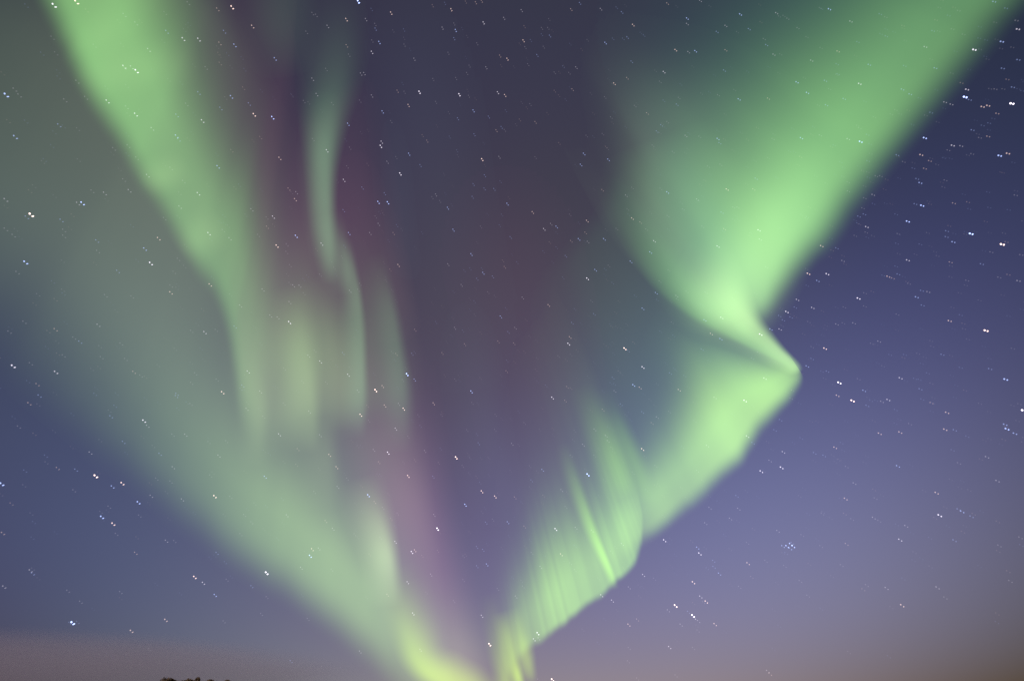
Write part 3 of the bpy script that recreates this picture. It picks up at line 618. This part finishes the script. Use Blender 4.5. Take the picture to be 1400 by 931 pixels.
SIZE = {5: 0.90, 4: 0.76, 3: 0.68, 2: 0.62, 1: 0.60}
POWER = {5: 1.05, 4: 0.52, 3: 0.25, 2: 0.11, 1: 0.05, 0: 0.02}
TINT = {'w': (0.98, 0.90, 1.05), 'b': (0.52, 0.66, 1.25), 'r': (1.16, 0.82, 0.72)}
def star_geometry(x, y, mag, rnd):
    """two small balls of light on the star shell; returns vertices (absolute) and faces"""
    dx, dy = split_offset(x, y)
    far = math.hypot((x-700)/700, (y-465)/465)
    V, F = [], []
    for q, (ox, oy) in enumerate(((0, 0), (dx, dy))):
        c = unit(px_dir(x+ox, y+oy))
        e1 = np.cross(c, (0, 0, 1.0)); e1 /= np.linalg.norm(e1)      # to the right
        e2 = np.cross(e1, c)                                         # up
        r = SIZE[max(mag, 1)]*(1.0 if q == 0 else 0.86)
        k = 1.0 if q == 0 else 1.0 + 0.55*far*(1.0 if x < 700 else 0.3)
        ax = e1*0.80 + e2*0.60; ay = e2*0.80 - e1*0.60
        B = (BALL_V[:, 0:1]*ax*r*k + BALL_V[:, 1:2]*ay*r/k**0.5 + BALL_V[:, 2:3]*c*r)*STAR_SHELL/FPX*(1/max(c @ FWD, .3))
        n = len(V)*0 + sum(len(v) for v in V)
        V.append(EYE + c*STAR_SHELL + B)
        F += [tuple(i+n for i in f) for f in BALL_F]
    # a hair-thin bridge makes the two points one piece
    V = np.vstack(V)
    V = np.vstack([V, V[12:13] + (V[13:14]-V[12:13])*0.02])
    return V, F + [(3, 12, 24)]

ANCHORS = [
    (60, 60, 'in the dim corner left of the upper left band'), (40, 200, 'over the grey green glow at the left edge'),
    (110, 290, 'left of the upper left band'), (180, 70, 'on top of the upper left band'), (225, 200, 'on the middle of the upper left band'),
    (290, 310, 'on the lower part of the upper left band'), (270, 60, 'just right of the upper left band'),
    (330, 170, 'in the purple strip by the upper left band'), (60, 420, 'above the teal glow at left'), (220, 400, 'between the two left bands'),
    (40, 540, 'at the left edge over the pale band'), (200, 560, 'on the faint upper end of the pale band'), (330, 540, 'beside the rays under the upper left band'),
    (110, 650, 'in the blue sky below the pale band'), (260, 680, 'at the lower rim of the pale band'), (60, 760, 'low at the left edge'),
    (150, 840, 'low over the cloud at left'), (250, 800, 'low above the treetops'), (370, 760, 'at the pale band right of the treetops'),
    (440, 60, 'above the twisted ribbon'), (430, 160, 'beside the top of the twisted ribbon'), (395, 280, 'left of the twisted ribbon'),
    (470, 320, 'right of the twisted ribbon'), (400, 420, 'below the twisted ribbon'), (450, 520, 'among the rays left of the middle'),
    (500, 590, 'at the top of the magenta streak'), (420, 640, 'above the brightest part of the pale band'), (430, 740, 'on the bright part of the pale band'),
    (560, 720, 'on the magenta streak'), (560, 870, 'near the yellow green hook'), (640, 760, 'in the purple gap near the horizon'),
    (670, 880, 'low beside the yellow green foot'), (540, 60, 'at the top edge left of the middle'), (530, 170, 'in the dark upper middle, left part'),
    (520, 270, 'in the dark strip right of the ribbon'), (620, 120, 'in the dark upper middle'), (660, 200, 'in the dark sky, right part of the middle'),
    (620, 280, 'in the centre of the dark gap'), (650, 380, 'in the lower dark gap'), (560, 500, 'beside the pale rays in the middle'),
    (630, 540, 'in the violet middle of the sky'), (660, 660, 'in the violet sky above the purple gap'), (740, 60, 'at the top edge right of the middle'),
    (780, 130, 'in the dark sky right of the top middle'), (860, 60, 'at the top, left of the green curtain'), (940, 60, 'top edge beside the green curtain'),
    (910, 150, 'above the green bulge of the curtain'), (770, 220, 'in grey sky left of the bulge'), (750, 310, 'left of the veil edge by the green bulge'),
    (780, 350, 'in the dark notch left of the bulge'), (860, 290, 'on the left rim of the green bulge'), (960, 290, 'on the green bulge'),
    (760, 430, 'below the notch in the violet sky'), (880, 400, 'on the slanting veil left of the fold'), (980, 420, 'on the bright fold'),
    (1040, 330, 'on the brightest part of the curtain'), (1060, 60, 'on the dim left side of the upper curtain'), (1120, 130, 'on the upper curtain, left half'),
    (1180, 60, 'on the top end of the curtain'), (1220, 120, 'on the upper curtain, right half'), (1160, 200, 'at the lower rim of the upper curtain'),
    (1330, 60, 'in the dark top right corner'), (1330, 140, 'in the blue sky by the right edge, high up'), (1270, 200, 'right of the upper curtain'),
    (1370, 210, 'at the right edge of the upper sky'), (1190, 300, 'right of the curtain in the dotted blue sky'), (1260, 290, 'in the dotted blue sky, upper right'),
    (1330, 330, 'at right in the upper blue sky'), (1110, 380, 'just right of the bright curtain'), (1080, 430, 'in the nook above the fold tip'),
    (1170, 400, 'right of the nook'), (1260, 420, 'in the blue sky level with the fold'), (1340, 450, 'at the right edge level with the fold'),
    (1130, 480, 'right of the fold tip'), (1150, 530, 'right and below the fold tip'), (1220, 550, 'in the middle of the right blue sky'),
    (1290, 560, 'far right in the blue sky'), (1370, 570, 'at the right edge below the middle'), (760, 530, 'left of the lower curtain'),
    (870, 530, 'in the teal pocket under the fold'), (1010, 550, 'on the lower curtain near the tip'), (800, 640, 'on the long rays of the lower curtain'),
    (880, 620, 'in the teal pocket above the pleats'), (740, 690, 'left of the long rays'), (770, 760, 'on the pleats of the lower curtain'),
    (730, 870, 'on the low end of the pleats'), (830, 810, 'at the lower rim of the pleats'), (1040, 630, 'right of the lower curtain rim'),
    (910, 740, 'under the lower curtain rim'), (1130, 640, 'in the blue sky below the tip'), (1230, 650, 'in the lower right blue sky'),
    (1340, 690, 'low near the right edge'), (960, 760, 'left of the tight star cluster'), (1077, 747, 'in the tight star cluster'),
    (1150, 730, 'right of the tight star cluster'), (1280, 710, 'low right above the brown haze'), (925, 830, 'in the low loose star group'),
    (960, 850, 'right of the low loose star group'), (860, 870, 'low under the pleats'), (1200, 810, 'in the brown haze at right'), (1040, 900, 'near the horizon right of the middle'), (750, 925, 'at the bottom beside the yellow green foot'),
]
rnd = random.Random(5)
people_stars = []
faint = []
seconds = 0
for (mag, tint), txt in STARS.items():
    for p in txt.split():
        x, y = map(float, p.split(','))
        if mag >= 3: people_stars.append((x, y, mag, tint))
        elif mag == 2 and tint == 'r' and seconds < 25 and 10 < x < 1390:
            seconds += 1; people_stars.append((x, y, mag, tint))
        else: faint.append((x, y, mag, tint))
WORD = {5: 'brilliant', 4: 'bright', 3: 'small', 2: 'faint'}
HUE = {'w': 'white', 'b': 'bluish', 'r': 'orange'}
ORD = ['leftmost', 'second from left', 'third from left', 'fourth from left', 'fifth from left', 'sixth from left', 'seventh from left', 'eighth from left']
NUM = {2: 'two', 3: 'three', 4: 'four', 5: 'five', 6: 'six', 7: 'seven', 8: 'eight', 9: 'nine'}
cells = {}
for s in people_stars:
    a = min(ANCHORS, key=lambda a: (a[0]-s[0])**2+(a[1]-s[1])**2)
    cells.setdefault((s[2], s[3], a[2]), []).append(s)
for (mag, tint, where), lst in cells.items():
    lst.sort()
    n = len(lst)
    for i, (x, y, _, _) in enumerate(lst):
        what = '%s %s star' % (WORD[mag], HUE[tint])
        if n == 1: label = '%s %s' % (what, where)
        elif n == 2: label = '%s of two %ss %s' % (('left', 'right')[i], what, where)
        else: label = '%s of %s %ss %s' % ('rightmost' if i == n-1 else ORD[i], NUM[n], what, where)
        V, F = star_geometry(x, y, mag, rnd)
        c = V.mean(0)
        o = mesh_obj('star', V-c, F, STAR_MAT, None, c)
        k = POWER[mag]/STAR_POWER
        j = rnd.uniform(0.85, 1.1)
        o.color = tuple(min(1.0, k*j*t) for t in TINT[tint]) + (1.0,)
        tag(o, label, 'star', 'stars of the night sky')

# the countless fainter stars: one object
FV, FF, FC = [], [], []
def add_faint(x, y, mag, tint, k=1.0):
    V, F = star_geometry(x, y, mag, rnd)
    n = sum(len(v) for v in FV)
    FV.append(V); FF.extend(tuple(i+n for i in f) for f in F)
    FC.extend([tuple(POWER[mag]*k*t for t in TINT[tint]) + (1.0,)]*len(V))
for s in faint: add_faint(*s)
for i in range(2600):
    x, y = rnd.uniform(-150, 1550), rnd.uniform(-150, 900)
    dens = 0.35 + 0.65*math.exp(-(((x-1150)*0.75+(y-330)*0.66)/260)**2) if x > 600 else 0.4
    if y > 780: dens *= 0.4
    if rnd.random() > dens: continue
    add_faint(x, y, 0, rnd.choice('wwbbr'), rnd.uniform(0.5, 1.5))
fo = mesh_obj('faint_stars', np.vstack(FV), FF, FAINT_MAT)
ca = fo.data.color_attributes.new('light', 'FLOAT_COLOR', 'POINT')
ca.data.foreach_set('color', np.array(FC, np.float32).ravel())
tag(fo, 'countless very faint stars scattered over the whole sky', 'faint stars', None, 'stuff')

# ---------------------------------------------------------------- ground
def ground_mat():
    m, t = new_mat('dark heath')
    out = t.nodes.new('ShaderNodeOutputMaterial')
    b = t.nodes.new('ShaderNodeBsdfPrincipled')
    tc = t.nodes.new('ShaderNodeTexCoord')
    n1 = t.nodes.new('ShaderNodeTexNoise'); n1.inputs['Scale'].default_value = 0.08; n1.inputs['Detail'].default_value = 8
    n2 = t.nodes.new('ShaderNodeTexNoise'); n2.inputs['Scale'].default_value = 3.0; n2.inputs['Detail'].default_value = 6
    r = t.nodes.new('ShaderNodeValToRGB')
    r.color_ramp.elements[0].position = 0.35; r.color_ramp.elements[0].color = (0.030, 0.034, 0.018, 1)
    r.color_ramp.elements[1].position = 0.7; r.color_ramp.elements[1].color = (0.085, 0.068, 0.040, 1)
    mx = t.nodes.new('ShaderNodeMath'); mx.operation = 'MULTIPLY_ADD'; mx.inputs[1].default_value = 0.5
    t.links.new(tc.outputs['Object'], n1.inputs['Vector']); t.links.new(tc.outputs['Object'], n2.inputs['Vector'])
    h = t.nodes.new('ShaderNodeMath'); h.operation = 'MULTIPLY'; h.inputs[1].default_value = 0.5
    t.links.new(n2.outputs['Fac'], h.inputs[0])
    t.links.new(n1.outputs['Fac'], mx.inputs[0]); t.links.new(h.outputs[0], mx.inputs[2])
    t.links.new(mx.outputs[0], r.inputs[0]); t.links.new(r.outputs[0], b.inputs['Base Color'])
    b.inputs['Roughness'].default_value = 0.95
    bp = t.nodes.new('ShaderNodeBump'); bp.inputs['Strength'].default_value = 0.6; bp.inputs['Distance'].default_value = 0.2
    t.links.new(n2.outputs['Fac'], bp.inputs['Height']); t.links.new(bp.outputs[0], b.inputs['Normal'])
    t.links.new(b.outputs[0], out.inputs['Surface'])
    return m
def ground_z(x, y):
    r = np.hypot(x, y)
    return (0.5*np.sin(x*0.021+1.0)*np.sin(y*0.017+0.4) + 0.25*np.sin(x*0.06+y*0.043))*np.clip((r-6)/60, 0, 1)*np.clip(2-r/900, 0, 1)
rad = np.concatenate([[0.0], np.geomspace(2.0, 3.0e4, 90)])
ang = np.linspace(0, 2*math.pi, 144, endpoint=False)
GX = rad[:, None]*np.cos(ang); GY = rad[:, None]*np.sin(ang)
GZ = ground_z(GX, GY)
gv = np.stack([GX, GY, GZ], -1).reshape(-1, 3)
na = len(ang)
gf = [(i*na+j, (i+1)*na+j, (i+1)*na+(j+1) % na, i*na+(j+1) % na) for i in range(1, len(rad)-1) for j in range(na)]
gf += [(0, na+j, na+(j+1) % na) for j in range(na)]
go = mesh_obj('ground', gv, gf, ground_mat())
for p in go.data.polygons: p.use_smooth = True
tag(go, kind='structure')

# ---------------------------------------------------------------- trees on the horizon
def bark_mat():
    m, t = new_mat('bark')
    out = t.nodes.new('ShaderNodeOutputMaterial'); b = t.nodes.new('ShaderNodeBsdfPrincipled')
    n = t.nodes.new('ShaderNodeTexNoise'); n.inputs['Scale'].default_value = 9.0; n.inputs['Detail'].default_value = 6
    r = t.nodes.new('ShaderNodeValToRGB')
    r.color_ramp.elements[0].color = (0.03, 0.024, 0.018, 1); r.color_ramp.elements[1].color = (0.13, 0.11, 0.09, 1)
    t.links.new(n.outputs['Fac'], r.inputs[0]); t.links.new(r.outputs[0], b.inputs['Base Color'])
    b.inputs['Roughness'].default_value = 0.9
    t.links.new(b.outputs[0], out.inputs['Surface'])
    return m
def leaf_mat():
    m, t = new_mat('autumn leaves')
    out = t.nodes.new('ShaderNodeOutputMaterial')
    b = t.nodes.new('ShaderNodeBsdfDiffuse'); tl = t.nodes.new('ShaderNodeBsdfTranslucent')
    mix = t.nodes.new('ShaderNodeMixShader'); mix.inputs[0].default_value = 0.3
    tc = t.nodes.new('ShaderNodeTexCoord')
    n = t.nodes.new('ShaderNodeTexNoise'); n.inputs['Scale'].default_value = 1.6; n.inputs['Detail'].default_value = 5
    r = t.nodes.new('ShaderNodeValToRGB')
    r.color_ramp.elements[0].position = 0.3; r.color_ramp.elements[0].color = (0.11, 0.085, 0.075, 1)
    r.color_ramp.elements[1].position = 0.72; r.color_ramp.elements[1].color = (0.30, 0.20, 0.14, 1)
    e = r.color_ramp.elements.new(0.5); e.color = (0.19, 0.14, 0.11, 1)
    t.links.new(tc.outputs['Object'], n.inputs['Vector']); t.links.new(n.outputs['Fac'], r.inputs[0])
    t.links.new(r.outputs[0], b.inputs['Color']); t.links.new(r.outputs[0], tl.inputs['Color'])
    t.links.new(b.outputs[0], mix.inputs[1]); t.links.new(tl.outputs[0], mix.inputs[2]); t.links.new(mix.outputs[0], out.inputs['Surface'])
    return m
BARK, LEAF = bark_mat(), leaf_mat()

def tube(V, F, pts, radii, n=7):
    pts = [np.array(p, float) for p in pts]
    rings = []
    for i, p in enumerate(pts):
        t = pts[min(i+1, len(pts)-1)] - pts[max(i-1, 0)]
        t /= np.linalg.norm(t)
        a = np.cross(t, (0.3, 1, 0.1)); a /= np.linalg.norm(a); b = np.cross(t, a)
        rings.append(len(V))
        for k in range(n):
            q = 2*math.pi*k/n
            V.append(p + (a*math.cos(q)+b*math.sin(q))*radii[i])
    for i in range(len(pts)-1):
        for k in range(n):
            F.append((rings[i]+k, rings[i]+(k+1) % n, rings[i+1]+(k+1) % n, rings[i+1]+k))
    V.append(pts[-1]); c = len(V)-1
    for k in range(n): F.append((rings[-1]+k, rings[-1]+(k+1) % n, c))

def tree(x_px, top_px, half_px, dist, label, seed, domed):
    rr = random.Random(seed)
    d = px_dir(x_px, top_px)
    k = dist/math.hypot(d[0], d[1])
    X, Y = d[0]*k, d[1]*k
    z0 = float(ground_z(np.array(X), np.array(Y))) - 0.1
    H = CAM_Z + d[2]*k - z0
    R = half_px/FPX*math.sqrt(k*k*(d @ d))*0.95
    root = empty('tree', (X, Y, z0))
    tag(root, label, 'tree', 'trees on the horizon')
    V, F = [], []
    lean = rr.uniform(-.2, .2)
    tube(V, F, [(0, 0, -.2), (lean*.3, .05, H*.25), (lean, .1, H*.55), (lean*1.2, .05, H*.9)], [.16, .13, .09, .02])
    ends = []
    for i in range(11):
        h = H*(.22 + .6*i/11); a = i*2.4 + rr.uniform(-.4, .4)
        ln = R*(1.0 - .45*i/11)*rr.uniform(.8, 1.05)
        p1 = np.array((lean*h/H, .05, h)); p2 = p1 + np.array((math.cos(a)*ln*.55, math.sin(a)*ln*.55, ln*.3)); p3 = p1 + np.array((math.cos(a)*ln, math.sin(a)*ln, ln*.55))
        tube(V, F, [p1, p2, p3], [.055, .035, .01], 5)
        ends += [p2, p3, (p2+p3)/2]
    mesh_obj('trunk', V, F, BARK, root)
    # crown: small leaf sprays through clumps inside a domed outline
    LV, LF = [], []
    clumps = [(e, R*rr.uniform(.3, .45)) for e in ends]
    for i in range(26):
        a = rr.uniform(0, 2*math.pi); q = rr.uniform(-.25, 1)
        w = math.sqrt(max(0, 1-q*q)) if domed else (1-max(q, 0))**.8*.9
        ctr = np.array((lean + math.cos(a)*R*.72*w, math.sin(a)*R*.72*w, H*.56 + q*H*.34))
        clumps.append((ctr, R*rr.uniform(.22, .38)))
    clumps.append((np.array((lean*1.1, 0, H - R*.22)), R*.22))
    if domed:
        for i in range(9):
            a = i*2.4; q = R*.75*math.sqrt((i+.5)/9)
            clumps.append((np.array((lean + q*math.cos(a), q*math.sin(a), H - R*.3 - .45*q*q/R)), R*.3))
    for c, r in clumps:
        for j in range(110):
            v = np.array([rr.gauss(0, 1) for _ in range(3)]); v *= r*rr.uniform(.25, 1)**.6/np.linalg.norm(v)
            p = c + v*np.array((1, 1, .85))
            if p[2] > H: p[2] = H - rr.uniform(0, .15)
            s = rr.uniform(.12, .24)
            a = np.array([rr.gauss(0, 1) for _ in range(3)]); a /= np.linalg.norm(a)
            b = np.cross(a, (rr.gauss(0, 1), rr.gauss(0, 1), rr.gauss(0, 1))); b /= np.linalg.norm(b)
            n = len(LV)
            LV += [p-a*s, p+b*s*.55, p+a*s, p-b*s*.55]
            LF.append((n, n+1, n+2, n+3))
    mesh_obj('crown', LV, LF, LEAF, root)

for args in (
        (233, 926.3, 15.0, 150.0, 'leftmost of the treetops at the bottom edge, a smooth dark dome', 3, True),
        (259, 927.0, 13.0, 152.0, 'rounded treetop right of the dark dome, joined to the pointed tree', 4, True),
        (270, 924.8, 9.5, 149.0, 'tallest treetop with a small pointed tip at the bottom edge', 6, False),
        (289, 927.8, 13.0, 156.0, 'low flat treetop right of the pointed one', 8, True),
        (311, 928.6, 9.0, 158.0, 'smallest treetop, rightmost at the bottom edge, set apart', 9, True)):
    tree(*args)

# ---------------------------------------------------------------- thin cloud bank low at left
def cloud():
    m, t = new_mat('thin cloud')
    out = t.nodes.new('ShaderNodeOutputMaterial')
    v = t.nodes.new('ShaderNodeVolumePrincipled')
    v.inputs['Color'].default_value = (0.88, 0.75, 1.0, 1)  # pink cast of distant town light, put into the scatter colour
    v.inputs['Anisotropy'].default_value = 0.0
    tc = t.nodes.new('ShaderNodeTexCoord')
    ln = t.nodes.new('ShaderNodeVectorMath'); ln.operation = 'LENGTH'
    t.links.new(tc.outputs['Object'], ln.inputs[0])
    mr = t.nodes.new('ShaderNodeMapRange'); mr.interpolation_type = 'SMOOTHERSTEP'
    mr.inputs['From Min'].default_value = 1.0; mr.inputs['From Max'].default_value = 0.5
    mr.inputs['To Min'].default_value = 0.0; mr.inputs['To Max'].default_value = CLOUD_DENSITY
    t.links.new(ln.outputs['Value'], mr.inputs['Value'])
    n = t.nodes.new('ShaderNodeTexNoise'); n.inputs['Scale'].default_value = 2.2; n.inputs['Detail'].default_value = 3
    t.links.new(tc.outputs['Object'], n.inputs['Vector'])
    mu = t.nodes.new('ShaderNodeMath'); mu.operation = 'MULTIPLY'
    ad = t.nodes.new('ShaderNodeMath'); ad.operation = 'ADD'; ad.inputs[1].default_value = 0.5
    t.links.new(n.outputs['Fac'], ad.inputs[0])
    t.links.new(mr.outputs[0], mu.inputs[0]); t.links.new(ad.outputs[0], mu.inputs[1])
    t.links.new(mu.outputs[0], v.inputs['Density'])
    t.links.new(v.outputs[0], out.inputs['Volume'])
    V, F = [], []
    nu, nv = 32, 16
    for i in range(nv+1):
        th = math.pi*i/nv
        for j in range(nu):
            ph = 2*math.pi*j/nu
            V.append((math.sin(th)*math.cos(ph), math.sin(th)*math.sin(ph), math.cos(th)))
    for i in range(nv):
        for j in range(nu):
            F.append((i*nu+j, (i+1)*nu+j, (i+1)*nu+(j+1) % nu, i*nu+(j+1) % nu))
    d = px_dir(90, 920); k = 16000.0/math.hypot(d[0], d[1])
    o = mesh_obj('cloud_bank', V, F, m, None, (d[0]*k, d[1]*k, CAM_Z + d[2]*k))
    o.scale = (6400.0, 2800.0, 820.0)
    o.rotation_euler = (0, 0, math.atan2(-d[0], d[1]))
    for p in o.data.polygons: p.use_smooth = True
    tag(o, 'thin pinkish cloud bank lying low over the horizon at left', 'cloud', None, 'thing')
CLOUD_DENSITY = 0.00024
cloud()
